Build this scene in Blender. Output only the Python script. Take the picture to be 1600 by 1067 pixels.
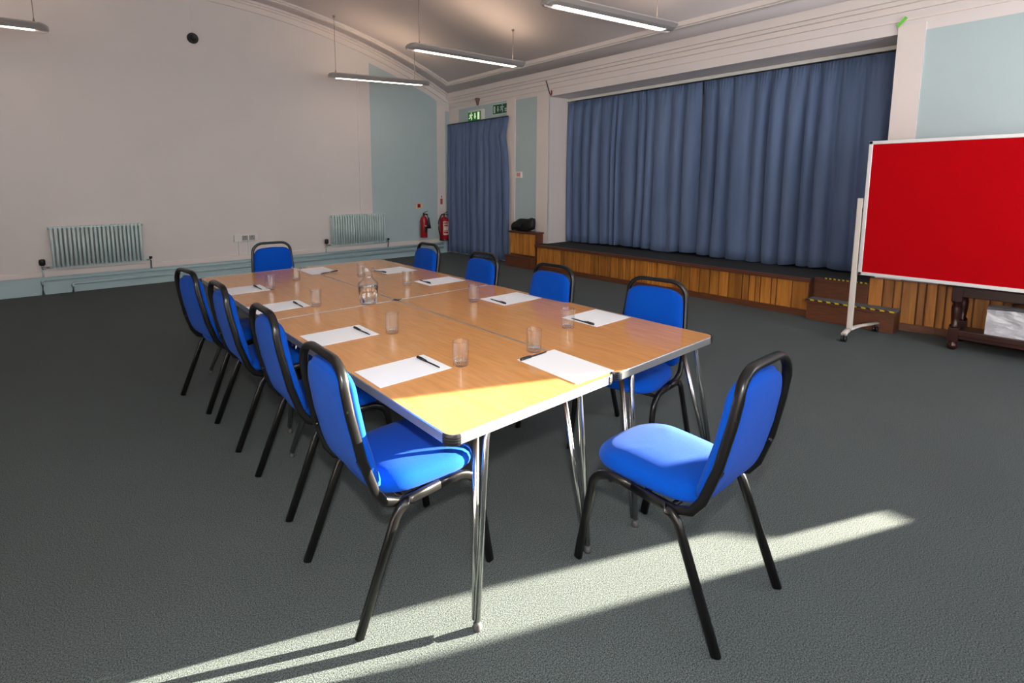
import bpy, bmesh, math, random
from mathutils import Vector, Matrix
random.seed(7)
PI = math.pi
R = math.radians
for o in list(bpy.data.objects):
    bpy.data.objects.remove(o)
S = bpy.context.scene
COL = S.collection

# ------------------------------------------------------------------ camera
cam = bpy.data.cameras.new('camera')
camo = bpy.data.objects.new('camera', cam)
COL.objects.link(camo)
cam.sensor_width = 36.0
cam.sensor_fit = 'HORIZONTAL'
cam.lens = 803.433 * 36.0 / 1600.0
cam.shift_x = (800 - 746.16) / 1600.0
cam.shift_y = (386.353 - 533.5) / 1600.0
cam.clip_start = 0.05
cr = Vector((0.77416809, -0.63297734, -0.00185727))
cu = Vector((0.07937709, 0.09417095, 0.99238657))
cf = Vector((0.62798332, 0.76842144, -0.12314804))
CAM = Vector((-0.89374, -1.22940, 1.48764))
M = Matrix((cr, cu, -cf)).transposed().to_4x4()
M.translation = CAM
camo.matrix_world = M
S.camera = camo

# ------------------------------------------------------------------ world, sun, light, exposure
S.view_settings.view_transform = 'Standard'
S.view_settings.look = 'None'
S.view_settings.gamma = 1.0
S.view_settings.use_curve_mapping = False
S.view_settings.exposure = 0.0
w = bpy.data.worlds.new('World')
S.world = w
w.use_nodes = True
bg = w.node_tree.nodes['Background']
bg.inputs[0].default_value = (0.55, 0.72, 1.0, 1)
bg.inputs[1].default_value = 1.2

def light(name, kind, loc, direction, energy, color, **kw):
    l = bpy.data.lights.new(name, kind)
    l.energy = energy
    l.color = color
    for k, v in kw.items():
        setattr(l, k, v)
    o = bpy.data.objects.new(name, l)
    COL.objects.link(o)
    o.location = loc
    o.rotation_euler = Vector(direction).to_track_quat('-Z', 'Y').to_euler()
    return o
# low winter sun through the side window
light('sun', 'SUN', (9, -4, 4), (-1.0, 0.40, -0.20), 90.0, (1.0, 0.91, 0.74), angle=R(0.4))
# the flash on the camera
light('camera_flash', 'AREA', CAM + Vector((0, -0.02, 0.27)), cf + Vector((0, 0, -0.06)), 58.0,
      (1.0, 0.97, 0.94), shape='DISK', size=0.10)
# daylight arriving through the tall windows behind the camera
light('daylight_window_1', 'AREA', (-2.2, -3.30, 1.9), (0.15, 1, 0.12), 50.0, (0.86, 0.93, 1.0), shape='RECTANGLE', size=1.5, size_y=1.9)
light('daylight_window_2', 'AREA', (0.7, -3.30, 1.9), (0.0, 1, 0.12), 50.0, (0.86, 0.93, 1.0), shape='RECTANGLE', size=1.5, size_y=1.9)
light('daylight_window_3', 'AREA', (3.6, -3.30, 1.9), (0.1, 1, 0.12), 88.0, (0.92, 0.95, 1.0), shape='RECTANGLE', size=1.5, size_y=1.9)

# ------------------------------------------------------------------ materials
def srgb(r, g, b):
    def f(c):
        c /= 255.0
        return c / 12.92 if c <= 0.04045 else ((c + 0.055) / 1.055) ** 2.4
    return (f(r), f(g), f(b), 1)

def mat(name, col, rough=0.6, metal=0.0, noise=0.0, nscale=8.0, bump=0.0, bscale=60.0, emit=None, estr=1.0, spec=None, stretch=None, **extra):
    m = bpy.data.materials.new(name)
    m.use_nodes = True
    nt = m.node_tree
    b = nt.nodes['Principled BSDF']
    b.inputs['Base Color'].default_value = col
    b.inputs['Roughness'].default_value = rough
    b.inputs['Metallic'].default_value = metal
    if spec is not None:
        b.inputs['Specular IOR Level'].default_value = spec
    for k, v in extra.items():
        b.inputs[k.replace('_', ' ')].default_value = v
    tc = nt.nodes.new('ShaderNodeTexCoord')
    mp = nt.nodes.new('ShaderNodeMapping')
    nt.links.new(tc.outputs['Object'], mp.inputs['Vector'])
    if stretch:
        mp.inputs['Scale'].default_value = stretch
    if noise > 0:
        n = nt.nodes.new('ShaderNodeTexNoise')
        n.inputs['Scale'].default_value = nscale
        n.inputs['Detail'].default_value = 4
        nt.links.new(mp.outputs[0], n.inputs['Vector'])
        rp = nt.nodes.new('ShaderNodeValToRGB')
        rp.color_ramp.elements[0].position = 0.3
        rp.color_ramp.elements[1].position = 0.7
        rp.color_ramp.elements[0].color = tuple(c * (1 - noise) for c in col[:3]) + (1,)
        rp.color_ramp.elements[1].color = tuple(min(1, c * (1 + noise)) for c in col[:3]) + (1,)
        nt.links.new(n.outputs[0], rp.inputs[0])
        nt.links.new(rp.outputs[0], b.inputs['Base Color'])
    if bump > 0:
        n2 = nt.nodes.new('ShaderNodeTexNoise')
        n2.inputs['Scale'].default_value = bscale
        nt.links.new(mp.outputs[0], n2.inputs['Vector'])
        bp = nt.nodes.new('ShaderNodeBump')
        bp.inputs['Strength'].default_value = bump
        bp.inputs['Distance'].default_value = 0.004
        nt.links.new(n2.outputs[0], bp.inputs['Height'])
        nt.links.new(bp.outputs[0], b.inputs['Normal'])
    if emit is not None:
        b.inputs['Emission Color'].default_value = emit
        b.inputs['Emission Strength'].default_value = estr
    return m

WALL = mat('painted_plaster', srgb(221, 213, 209), 0.75, noise=0.02, nscale=1.5, bump=0.08, bscale=25)
TRIMW = mat('white_gloss_paint', srgb(226, 216, 210), 0.5)
CEIL = mat('ceiling_paint', srgb(226, 218, 218), 0.85, noise=0.02, nscale=2)
PANEL = mat('pale_blue_paint', srgb(176, 194, 196), 0.7, noise=0.02, nscale=2)
SKIRT = mat('pale_blue_gloss', srgb(172, 196, 200), 0.4)
RADI = mat('radiator_enamel', srgb(196, 216, 214), 0.35)
BLACKP = mat('black_plastic', srgb(24, 24, 26), 0.4)
TUBE = mat('black_steel_tube', srgb(13, 12, 12), 0.3, spec=0.4)
FABRIC = mat('blue_chair_fabric', srgb(0, 64, 158), 0.85, noise=0.10, nscale=260, bump=0.25, bscale=500,
             spec=0.08, Sheen_Weight=0.05, Sheen_Roughness=0.5, Sheen_Tint=(0.8, 0.88, 1, 1))
ALU = mat('aluminium_edge', srgb(196, 196, 196), 0.32, metal=0.85, noise=0.03, nscale=30)
CHROME = mat('chromed_tube', srgb(205, 205, 205), 0.22, metal=1.0)
PAPER = mat('white_paper', srgb(240, 240, 240), 0.75)
WHITEP = mat('white_plastic', srgb(225, 222, 216), 0.45)
LAMPB = mat('lamp_housing_grey', srgb(178, 172, 168), 0.4, metal=0.2)
LAMPE = mat('lamp_diffuser', (1, 1, 1, 1), 0.4, emit=(1.0, 0.84, 0.70, 1), estr=7.5)
LAMPU = mat('lamp_upper_diffuser', (1, 1, 1, 1), 0.4, emit=(1.0, 0.72, 0.50, 1), estr=20.0)
WIRE = mat('steel_wire', srgb(150, 140, 135), 0.4, metal=0.5)
RED = mat('red_enamel', srgb(150, 12, 18), 0.3)
REDFELT = mat('red_felt', srgb(172, 0, 10), 0.95, noise=0.05, nscale=120, bump=0.15, bscale=300, spec=0.1)
BOARDF = mat('white_aluminium_frame', srgb(222, 220, 218), 0.35, metal=0.2)
STANDM = mat('cream_steel_stand', srgb(206, 198, 188), 0.4)
DARKW = mat('dark_brown_wood', srgb(98, 56, 34), 0.4, noise=0.25, nscale=5, stretch=(2, 2, 14))
MAHOG = mat('dark_mahogany', srgb(50, 18, 14), 0.3, noise=0.3, nscale=4, stretch=(2, 2, 10))
NOSE = mat('dark_wood_edging', srgb(92, 50, 34), 0.45)
SCARPET = mat('stage_carpet', srgb(62, 66, 68), 0.95, noise=0.12, nscale=120, bump=0.3, bscale=200, spec=0.1)
GREEN = mat('green_sign', srgb(8, 80, 46), 0.5)
GREENLIT = mat('green_sign_lit', srgb(6, 90, 30), 0.5, emit=srgb(10, 120, 30), estr=0.35)
WHITELIT = mat('white_sign_lit', srgb(235, 240, 220), 0.5, emit=srgb(240, 250, 210), estr=0.55)
SIGNW = mat('sign_white', srgb(190, 215, 205), 0.5)
YEL = mat('yellow_tape', srgb(220, 190, 40), 0.5)
BLK = mat('black_tape', srgb(20, 20, 18), 0.5)
GTAPE = mat('green_tape', srgb(110, 205, 60), 0.5)
PINKP = mat('pink_plastic', srgb(225, 150, 140), 0.5)
BAGM = mat('black_bag_fabric', srgb(14, 14, 15), 0.55, bump=0.6, bscale=30)
LABELW = mat('extinguisher_label', srgb(205, 190, 180), 0.5)
CREAM = mat('cream_plastic', srgb(214, 196, 160), 0.5)
PARCEL = mat('grey_plastic_wrap', srgb(205, 205, 212), 0.25, noise=0.12, nscale=14, bump=1.0, bscale=28)
def thin_glass():
    m = bpy.data.materials.new('clear_glass'); m.use_nodes = True
    nt = m.node_tree; nt.nodes.clear()
    o = nt.nodes.new('ShaderNodeOutputMaterial'); mx = nt.nodes.new('ShaderNodeMixShader')
    tr = nt.nodes.new('ShaderNodeBsdfTransparent'); gl = nt.nodes.new('ShaderNodeBsdfGlossy')
    tr.inputs[0].default_value = (0.97, 0.98, 0.98, 1); gl.inputs['Roughness'].default_value = 0.07
    lw = nt.nodes.new('ShaderNodeLayerWeight'); lw.inputs[0].default_value = 0.35
    pw = nt.nodes.new('ShaderNodeMath'); pw.operation = 'POWER'; pw.inputs[1].default_value = 2.2
    ma = nt.nodes.new('ShaderNodeMath'); ma.operation = 'MULTIPLY_ADD'; ma.inputs[1].default_value = 0.85; ma.inputs[2].default_value = 0.11
    nt.links.new(lw.outputs['Facing'], pw.inputs[0]); nt.links.new(pw.outputs[0], ma.inputs[0]); nt.links.new(ma.outputs[0], mx.inputs[0])
    nt.links.new(tr.outputs[0], mx.inputs[1]); nt.links.new(gl.outputs[0], mx.inputs[2])
    nt.links.new(mx.outputs[0], o.inputs[0])
    return m
GLASSM = thin_glass()
WATERM = mat('water', (1, 1, 1, 1), 0.0, Transmission_Weight=1.0, IOR=1.33)

def plank_mat(name, a, b):
    m = bpy.data.materials.new(name); m.use_nodes = True
    nt = m.node_tree; p = nt.nodes['Principled BSDF']
    p.inputs['Roughness'].default_value = 0.42
    tc = nt.nodes.new('ShaderNodeTexCoord'); mp = nt.nodes.new('ShaderNodeMapping')
    mp.inputs['Scale'].default_value = (14, 14, 1.2)
    oi = nt.nodes.new('ShaderNodeObjectInfo')
    ad = nt.nodes.new('ShaderNodeVectorMath'); ad.operation = 'ADD'
    cm = nt.nodes.new('ShaderNodeCombineXYZ')
    mu = nt.nodes.new('ShaderNodeMath'); mu.operation = 'MULTIPLY'; mu.inputs[1].default_value = 40
    nt.links.new(oi.outputs['Random'], mu.inputs[0])
    for i in range(3): nt.links.new(mu.outputs[0], cm.inputs[i])
    nt.links.new(tc.outputs['Object'], ad.inputs[0]); nt.links.new(cm.outputs[0], ad.inputs[1])
    nt.links.new(ad.outputs[0], mp.inputs['Vector'])
    n = nt.nodes.new('ShaderNodeTexNoise'); n.inputs['Scale'].default_value = 1.5; n.inputs['Detail'].default_value = 5; n.inputs['Distortion'].default_value = 0.6
    nt.links.new(mp.outputs[0], n.inputs['Vector'])
    rp = nt.nodes.new('ShaderNodeValToRGB')
    rp.color_ramp.elements[0].position = 0.3; rp.color_ramp.elements[0].color = a
    rp.color_ramp.elements[1].position = 0.72; rp.color_ramp.elements[1].color = b
    nt.links.new(n.outputs[0], rp.inputs[0])
    hs = nt.nodes.new('ShaderNodeHueSaturation')
    mr = nt.nodes.new('ShaderNodeMapRange'); mr.inputs[3].default_value = 0.58; mr.inputs[4].default_value = 1.08
    nt.links.new(oi.outputs['Random'], mr.inputs[0]); nt.links.new(mr.outputs[0], hs.inputs['Value'])
    nt.links.new(rp.outputs[0], hs.inputs['Color']); nt.links.new(hs.outputs[0], p.inputs['Base Color'])
    return m
PLANK = plank_mat('stained_pine', srgb(156, 92, 28), srgb(214, 144, 58))

def carpet_mat():
    m = bpy.data.materials.new('grey_green_carpet'); m.use_nodes = True
    nt = m.node_tree; p = nt.nodes['Principled BSDF']
    p.inputs['Roughness'].default_value = 0.95; p.inputs['Specular IOR Level'].default_value = 0.15
    p.inputs['Sheen Weight'].default_value = 0.1
    tc = nt.nodes.new('ShaderNodeTexCoord')
    n = nt.nodes.new('ShaderNodeTexNoise'); n.inputs['Scale'].default_value = 230; n.inputs['Detail'].default_value = 3; n.inputs['Roughness'].default_value = 0.7
    n3 = nt.nodes.new('ShaderNodeTexNoise'); n3.inputs['Scale'].default_value = 1.3
    nt.links.new(tc.outputs['Object'], n.inputs['Vector']); nt.links.new(tc.outputs['Object'], n3.inputs['Vector'])
    rp = nt.nodes.new('ShaderNodeValToRGB')
    e = rp.color_ramp.elements
    e[0].position = 0.38; e[0].color = srgb(17, 25, 27)
    e[1].position = 0.66; e[1].color = srgb(108, 120, 118)
    nt.links.new(n.outputs[0], rp.inputs[0])
    mx = nt.nodes.new('ShaderNodeMix'); mx.data_type = 'RGBA'; mx.blend_type = 'MULTIPLY'; mx.inputs[0].default_value = 0.25
    r3 = nt.nodes.new('ShaderNodeValToRGB'); r3.color_ramp.elements[0].position = 0.35; r3.color_ramp.elements[1].position = 0.65
    r3.color_ramp.elements[0].color = (0.75, 0.75, 0.75, 1)
    nt.links.new(n3.outputs[0], r3.inputs[0])
    nt.links.new(rp.outputs[0], mx.inputs[6]); nt.links.new(r3.outputs[0], mx.inputs[7])
    nt.links.new(mx.outputs[2], p.inputs['Base Color'])
    bp = nt.nodes.new('ShaderNodeBump'); bp.inputs['Strength'].default_value = 1.0; bp.inputs['Distance'].default_value = 0.007
    nt.links.new(n.outputs[0], bp.inputs['Height']); nt.links.new(bp.outputs[0], p.inputs['Normal'])
    return m
CARPET = carpet_mat()

def wood_mat():
    m = bpy.data.materials.new('beech_laminate'); m.use_nodes = True
    nt = m.node_tree; p = nt.nodes['Principled BSDF']
    p.inputs['Roughness'].default_value = 0.17
    p.inputs['Specular IOR Level'].default_value = 0.45
    tc = nt.nodes.new('ShaderNodeTexCoord'); mp = nt.nodes.new('ShaderNodeMapping')
    mp.inputs['Scale'].default_value = (28, 3.0, 1)
    nt.links.new(tc.outputs['Object'], mp.inputs['Vector'])
    n = nt.nodes.new('ShaderNodeTexNoise'); n.inputs['Scale'].default_value = 2.2; n.inputs['Detail'].default_value = 6; n.inputs['Distortion'].default_value = 0.4
    nt.links.new(mp.outputs[0], n.inputs['Vector'])
    rp = nt.nodes.new('ShaderNodeValToRGB'); e = rp.color_ramp.elements
    e[0].position = 0.3; e[0].color = srgb(196, 134, 74)
    e[1].position = 0.7; e[1].color = srgb(212, 150, 86)
    nt.links.new(n.outputs[0], rp.inputs[0]); nt.links.new(rp.outputs[0], p.inputs['Base Color'])
    return m
TOPM = wood_mat()

def curtain_mat(name, a, b):
    m = mat(name, a, 0.8, noise=0.0, bump=0.15, bscale=300, spec=0.2, Sheen_Weight=0.25, Sheen_Tint=(0.6, 0.7, 1, 1))
    nt = m.node_tree; p = nt.nodes['Principled BSDF']
    tc = nt.nodes.new('ShaderNodeTexCoord')
    mp = nt.nodes.new('ShaderNodeMapping'); mp.inputs['Scale'].default_value = (1, 6, 0.5)
    n = nt.nodes.new('ShaderNodeTexNoise'); n.inputs['Scale'].default_value = 1.2
    nt.links.new(tc.outputs['Object'], mp.inputs[0]); nt.links.new(mp.outputs[0], n.inputs['Vector'])
    rp = nt.nodes.new('ShaderNodeValToRGB'); rp.color_ramp.elements[0].color = a; rp.color_ramp.elements[1].color = b
    rp.color_ramp.elements[0].position = 0.35; rp.color_ramp.elements[1].position = 0.65
    nt.links.new(n.outputs[0], rp.inputs[0]); nt.links.new(rp.outputs[0], p.inputs['Base Color'])
    return m
CURT = curtain_mat('blue_curtain_cloth', srgb(88, 106, 138), srgb(100, 118, 150))

# ------------------------------------------------------------------ mesh helpers
class MB:
    """collects geometry and builds ONE mesh object"""
    def __init__(self):
        self.v = []; self.f = []; self.s = []
    def add(self, vs, fs, smooth=False):
        n = len(self.v)
        self.v += [tuple(p) for p in vs]
        self.f += [tuple(i + n for i in f) for f in fs]
        self.s += [smooth] * len(fs)
        return self
    def box(self, a, b):
        x0, y0, z0 = a; x1, y1, z1 = b
        if x0 > x1: x0, x1 = x1, x0
        if y0 > y1: y0, y1 = y1, y0
        if z0 > z1: z0, z1 = z1, z0
        vs = [(x0, y0, z0), (x1, y0, z0), (x1, y1, z0), (x0, y1, z0), (x0, y0, z1), (x1, y0, z1), (x1, y1, z1), (x0, y1, z1)]
        return self.add(vs, [(0, 3, 2, 1), (4, 5, 6, 7), (0, 1, 5, 4), (1, 2, 6, 5), (2, 3, 7, 6), (3, 0, 4, 7)])
    def bbox(self, a, b, r=0.004):
        """box with chamfered edges"""
        bm = bmesh.new()
        c = [(a[i] + b[i]) / 2 for i in range(3)]; d = [abs(b[i] - a[i]) for i in range(3)]
        bmesh.ops.create_cube(bm, size=1.0)
        for v in bm.verts:
            v.co = Vector((v.co.x * d[0] + c[0], v.co.y * d[1] + c[1], v.co.z * d[2] + c[2]))
        bmesh.ops.bevel(bm, geom=list(bm.edges), offset=min(r, min(d) * 0.45), segments=2, affect='EDGES', profile=0.6)
        bm.verts.index_update()
        self.add([v.co[:] for v in bm.verts], [[v.index for v in f.verts] for f in bm.faces], False)
        bm.free(); return self
    def tube(self, pts, rx, ry=None, seg=10, up=(0, 0, 1), caps=True, fillet=0.0, fn=4, power=1.0):
        ry = ry or rx
        P = [Vector(p) for p in pts]
        if fillet > 0:
            Q = [P[0]]
            for i in range(1, len(P) - 1):
                a, b, c = P[i - 1], P[i], P[i + 1]
                fl = min(fillet, (a - b).length * 0.48, (c - b).length * 0.48)
                s = b + (a - b).normalized() * fl; e = b + (c - b).normalized() * fl
                for k in range(fn + 1):
                    t = k / fn
                    Q.append(s.lerp(b, t).lerp(b.lerp(e, t), t))
            Q.append(P[-1]); P = Q
        n = len(P); vs = []; fs = []
        upv = Vector(up)
        for i, p in enumerate(P):
            if i == 0: d = P[1] - P[0]
            elif i == n - 1: d = P[-1] - P[-2]
            else: d = (P[i + 1] - p).normalized() + (p - P[i - 1]).normalized()
            d.normalize()
            s = d.cross(upv)
            if s.length < 1e-4: s = d.cross(Vector((1, 0, 0)))
            s.normalize(); t = s.cross(d)
            for k in range(seg):
                a = 2 * PI * k / seg
                ca, sa = math.cos(a), math.sin(a)
                ca = math.copysign(abs(ca) ** power, ca); sa = math.copysign(abs(sa) ** power, sa)
                vs.append(p + s * (rx * ca) + t * (ry * sa))
        for i in range(n - 1):
            for k in range(seg):
                k2 = (k + 1) % seg
                fs.append((i * seg + k, i * seg + k2, (i + 1) * seg + k2, (i + 1) * seg + k))
        self.add(vs, fs, True)
        if caps:
            self.add(vs[:seg], [tuple(range(seg))[::-1]]); self.add(vs[-seg:], [tuple(range(seg))])
        return self
    def lathe(self, prof, c=(0, 0, 0), seg=24, smooth=True):
        vs = []; fs = []
        for r, z in prof:
            for k in range(seg):
                a = 2 * PI * k / seg
                vs.append((c[0] + r * math.cos(a), c[1] + r * math.sin(a), c[2] + z))
        for i in range(len(prof) - 1):
            for k in range(seg):
                k2 = (k + 1) % seg
                fs.append((i * seg + k, i * seg + k2, (i + 1) * seg + k2, (i + 1) * seg + k))
        return self.add(vs, fs, smooth)
    def prism(self, poly, fn0, fn1):
        """poly of 2d points, fn0/fn1 map a 2d point to the two end faces"""
        n = len(poly)
        vs = [fn0(p) for p in poly] + [fn1(p) for p in poly]
        fs = [tuple(range(n))[::-1], tuple(range(n, 2 * n))] + [(i, (i + 1) % n, n + (i + 1) % n, n + i) for i in range(n)]
        return self.add(vs, fs)
    def mesh(self, name, m):
        me = bpy.data.meshes.new(name)
        me.from_pydata([tuple(v) for v in self.v], [], self.f)
        for p, s in zip(me.polygons, self.s):
            p.use_smooth = s
        bm = bmesh.new(); bm.from_mesh(me)
        bmesh.ops.remove_doubles(bm, verts=bm.verts, dist=1e-6)
        bmesh.ops.recalc_face_normals(bm, faces=bm.faces)
        bm.to_mesh(me); bm.free()
        me.materials.append(m)
        return me
    def build(self, name, m, parent=None, loc=None, rot=None):
        return link(name, self.mesh(name, m), parent, loc, rot)

def link(name, me, parent=None, loc=None, rot=None):
    o = bpy.data.objects.new(name, me); COL.objects.link(o)
    if parent: o.parent = parent
    if loc is not None: o.location = loc
    if rot is not None: o.rotation_euler = rot
    return o
def tag(o, label, cat, group=None):
    o['label'] = label; o['category'] = cat
    if group: o['group'] = group
    return o
def thing(name, label, cat, loc=(0, 0, 0), rz=0.0, group=None):
    o = bpy.data.objects.new(name, None); COL.objects.link(o)
    o.empty_display_size = 0.1
    o.location = loc; o.rotation_euler = (0, 0, rz)
    return tag(o, label, cat, group)
def struct(name, mb, m, parent=None):
    o = mb.build(name, m, parent)
    if parent is None: o['kind'] = 'structure'
    return o
def dup(root, loc, rz, label, group=None):
    r = root.copy(); COL.objects.link(r); r.location = loc; r.rotation_euler = (0, 0, rz)
    r['label'] = label
    if group: r['group'] = group
    for ch in list(root.children):
        c = ch.copy(); COL.objects.link(c); c.parent = r
        for g in list(ch.children):
            d = g.copy(); COL.objects.link(d); d.parent = c
    return r

# ------------------------------------------------------------------ room
XB, YA, XC, YD = 5.725, 7.807, -4.06, -3.45
CX, CZ, CR = 0.8322, -6.8096, 11.2352
def zc(x): return CZ + math.sqrt(max(0.0, CR * CR - (x - CX) ** 2))
XS = [XC + (XB - XC) * i / 40 for i in range(41)]

struct('floor', MB().box((XC - 0.2, YD - 0.2, -0.12), (XB + 2.0, YA + 0.2, 0)), CARPET)

mb = MB()
vs = []; fs = []
for x in XS:
    vs += [(x, YD, zc(x)), (x, YA + 0.1, zc(x)), (x, YD, zc(x) + 0.2), (x, YA + 0.1, zc(x) + 0.2)]
for i in range(40):
    a = i * 4; b = a + 4
    fs += [(a, a + 1, b + 1, b), (a + 2, b + 2, b + 3, a + 3), (a, b, b + 2, a + 2), (a + 1, a + 3, b + 3, b + 1)]
fs += [(0, 2, 3, 1), (160, 161, 163, 162)]
mb.add(vs, fs, True)
struct('ceiling', mb, CEIL)

# wall with the radiators (left in the picture), its top follows the vault
poly = [(XC - 0.15, 0), (XB + 0.15, 0), (XB + 0.15, zc(XB) + 0.1)] + [(x, zc(x) + 0.08) for x in reversed(XS)] + [(XC - 0.15, zc(XC) + 0.1)]
wl = struct('wall_left', MB().prism(poly, lambda p: (p[0], YA, p[1]), lambda p: (p[0], YA + 0.15, p[1])), WALL)
# painted pale blue fields on it
poly = [(3.86, 0.30), (5.39, 0.30), (5.39, 3.19), (5.24, 3.27), (4.80, 3.43), (4.32, 3.60), (3.86, 3.74)]
MB().prism(poly, lambda p: (p[0], YA - 0.004, p[1]), lambda p: (p[0], YA + 0.01, p[1])).build('painted_panel', PANEL, wl)
MB().box((5.60, YA - 0.004, 0.30), (5.72, YA + 0.01, 3.0)).build('painted_panel', PANEL, wl)
MB().box((5.39, YA - 0.012, 0.30), (5.60, YA + 0.01, 3.12)).build('pilaster_strip', TRIMW, wl)

# stage wall (right in the picture)
Y0, Y1, ZO, ZH = 0.25, 4.935, 0.43, 2.95
mb = MB()
T = 0.15
mb.box((XB, Y1, 0), (XB + T, YA + 0.15, 3.45))
mb.box((XB, Y0, ZH), (XB + T, Y1, 3.45))
mb.box((XB, YD, 0), (XB + T, -2.39, 3.45)); mb.box((XB, -2.39, 0), (XB + T, -1.70, 0.755)); mb.box((XB, -2.39, 2.35), (XB + T, -1.70, 3.45))
mb.box((XB, -1.70, 0), (XB + T, Y0, 3.45))
wr = struct('wall_right', mb, WALL)
MB().box((XB - 0.004, 5.985, 0.0), (XB + 0.01, 7.472, 3.01)).build('painted_panel', PANEL, wr)
MB().box((XB - 0.004, 5.205, 0.0), (XB + 0.01, 5.757, 2.99)).build('painted_panel', PANEL, wr)
MB().box((XB - 0.004, -1.65, 0.0), (XB + 0.01, 0.036, 2.95)).build('painted_panel', PANEL, wr)
MB().box((XB - 0.02, 4.935, 0.44), (XB + 0.01, 5.205, 3.02)).build('pilaster_strip', TRIMW, wr)
MB().box((XB - 0.02, 0.036, 0.44), (XB + 0.01, 0.25, 3.02)).build('pilaster_strip', TRIMW, wr)
MB().box((XB - 0.02, 5.757, 0.44), (XB + 0.01, 5.985, 3.02)).build('pilaster_strip', TRIMW, wr)

# stage recess behind the opening
mb = MB()
mb.box((XB + T, Y1, 0), (7.6, Y1 + 0.15, 3.1)); mb.box((XB + T, Y0 - 0.15, 0), (7.6, Y0, 3.1))
mb.box((7.6, Y0 - 0.15, 0), (7.75, Y1 + 0.15, 3.1)); mb.box((XB + T, Y0 - 0.15, ZH), (7.75, Y1 + 0.15, 3.1))
struct('wall_stage', mb, TRIMW)

# walls behind and beside the camera
mb = MB()
mb.box((XC - 0.15, YD, 0), (XC, YA, 3.45))
struct('wall_front', mb, WALL)
mb = MB()
edges = [XC - 0.15, -2.95, -1.45, -0.05, 1.45, 2.85, 4.35, XB + T]
for i in range(0, 7, 2):
    mb.box((edges[i], YD - 0.15, 0), (edges[i + 1], YD, 4.6))
for i in range(1, 6, 2):
    mb.box((edges[i], YD - 0.15, 0), (edges[i + 1], YD, 0.95)); mb.box((edges[i], YD - 0.15, 2.85), (edges[i + 1], YD, 4.6))
struct('wall_rear', mb, WALL)
for n, i in enumerate((1, 3, 5)):
    x0, x1 = edges[i], edges[i + 1]
    mb = MB()
    for a, b in (((x0, 0.95), (x0 + 0.06, 2.85)), ((x1 - 0.06, 0.95), (x1, 2.85)), ((x0, 0.95), (x1, 1.01)), ((x0, 2.79), (x1, 2.85)),
                 (((x0 + x1) / 2 - 0.02, 0.95), ((x0 + x1) / 2 + 0.02, 2.85)), ((x0, 2.1), (x1, 2.14))):
        mb.box((a[0], YD - 0.12, a[1]), (b[0], YD - 0.06, b[1]))
    struct('window_%d' % (n + 1), mb, TRIMW)
# side window the sun comes through
mb = MB()
mb.box((XB + 0.06, -2.42, 0.76), (XB + 0.10, -2.39, 2.35)); mb.box((XB + 0.06, -1.73, 0.76), (XB + 0.10, -1.70, 2.35))
mb.box((XB + 0.06, -2.39, 2.31), (XB + 0.10, -1.70, 2.35)); mb.box((XB - 0.05, -2.42, 0.715), (XB + 0.10, -1.66, 0.755))
struct('window_4', mb, TRIMW)
# unseen blue sheet added to shape the sunbeam, wider towards the bottom
poly = [(-1.62, 0.70), (-1.62, 2.40), (-1.90, 2.40), (-1.90, 1.43), (-2.08, 1.385), (-2.09, 0.90), (-2.205, 0.87), (-2.21, 0.70)]
tag(MB().prism(poly, lambda p: (XB - 0.06, p[0], p[1]), lambda p: (XB - 0.02, p[0], p[1])).build('window_curtain', CURT),
    'unseen blue sheet added at the side window to shape the patch of sun', 'curtain')

# mouldings --------------------------------------------------------------
def arc_strip(y0, y1, t0, t1, x0=XC, x1=XB, n=48):
    """strip under the vault between planes y0..y1, from t0 to t1 below it"""
    vs = []; fs = []
    for i in range(n + 1):
        x = x0 + (x1 - x0) * i / n
        nrm = Vector((x - CX, 0, zc(x) - CZ)).normalized()
        for t in (t0, t1):
            for y in (y0, y1):
                q = Vector((x, y, zc(x))) - nrm * t
                vs.append(q)
    for i in range(n):
        a = i * 4; b = a + 4
        fs += [(a, a + 1, b + 1, b), (a + 2, b + 2, b + 3, a + 3), (a, b, b + 2, a + 2), (a + 1, a + 3, b + 3, b + 1)]
    fs += [(0, 2, 3, 1), (n * 4, n * 4 + 1, n * 4 + 3, n * 4 + 2)]
    return vs, fs
mb = MB()
mb.add(*arc_strip(YA - 0.10, YA, -0.02, 0.035)); mb.add(*arc_strip(YA - 0.06, YA, 0.035, 0.065)); mb.add(*arc_strip(YA - 0.03, YA, 0.065, 0.15))
struct('trim_1', mb, TRIMW)
mb = MB()
mb.add(*arc_strip(YA - 0.50, YA - 0.38, -0.02, 0.03, XC + 0.4, 5.42)); mb.add(*arc_strip(YA - 0.47, YA - 0.41, 0.03, 0.045, XC + 0.4, 5.40))
struct('trim_2', mb, TRIMW)
mb = MB()
zz = zc(5.38)
mb.box((5.32, YD, zz - 0.03), (5.44, YA - 0.40, zz + 0.06)); mb.box((5.35, YD, zz - 0.045), (5.41, YA - 0.42, zz - 0.03))
struct('trim_3', mb, TRIMW)
mb = MB()
zt = zc(XB)
mb.box((XB - 0.11, YD, zt - 0.05), (XB, YA, zt + 0.05)); mb.box((XB - 0.07, YD, zt - 0.09), (XB, YA, zt - 0.05)); mb.box((XB - 0.03, YD, zt - 0.15), (XB, YA, zt - 0.09))
mb.box((XB - 0.018, YD, zt - 0.24), (XB, YA, zt - 0.22))
struct('trim_4', mb, TRIMW)
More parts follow.
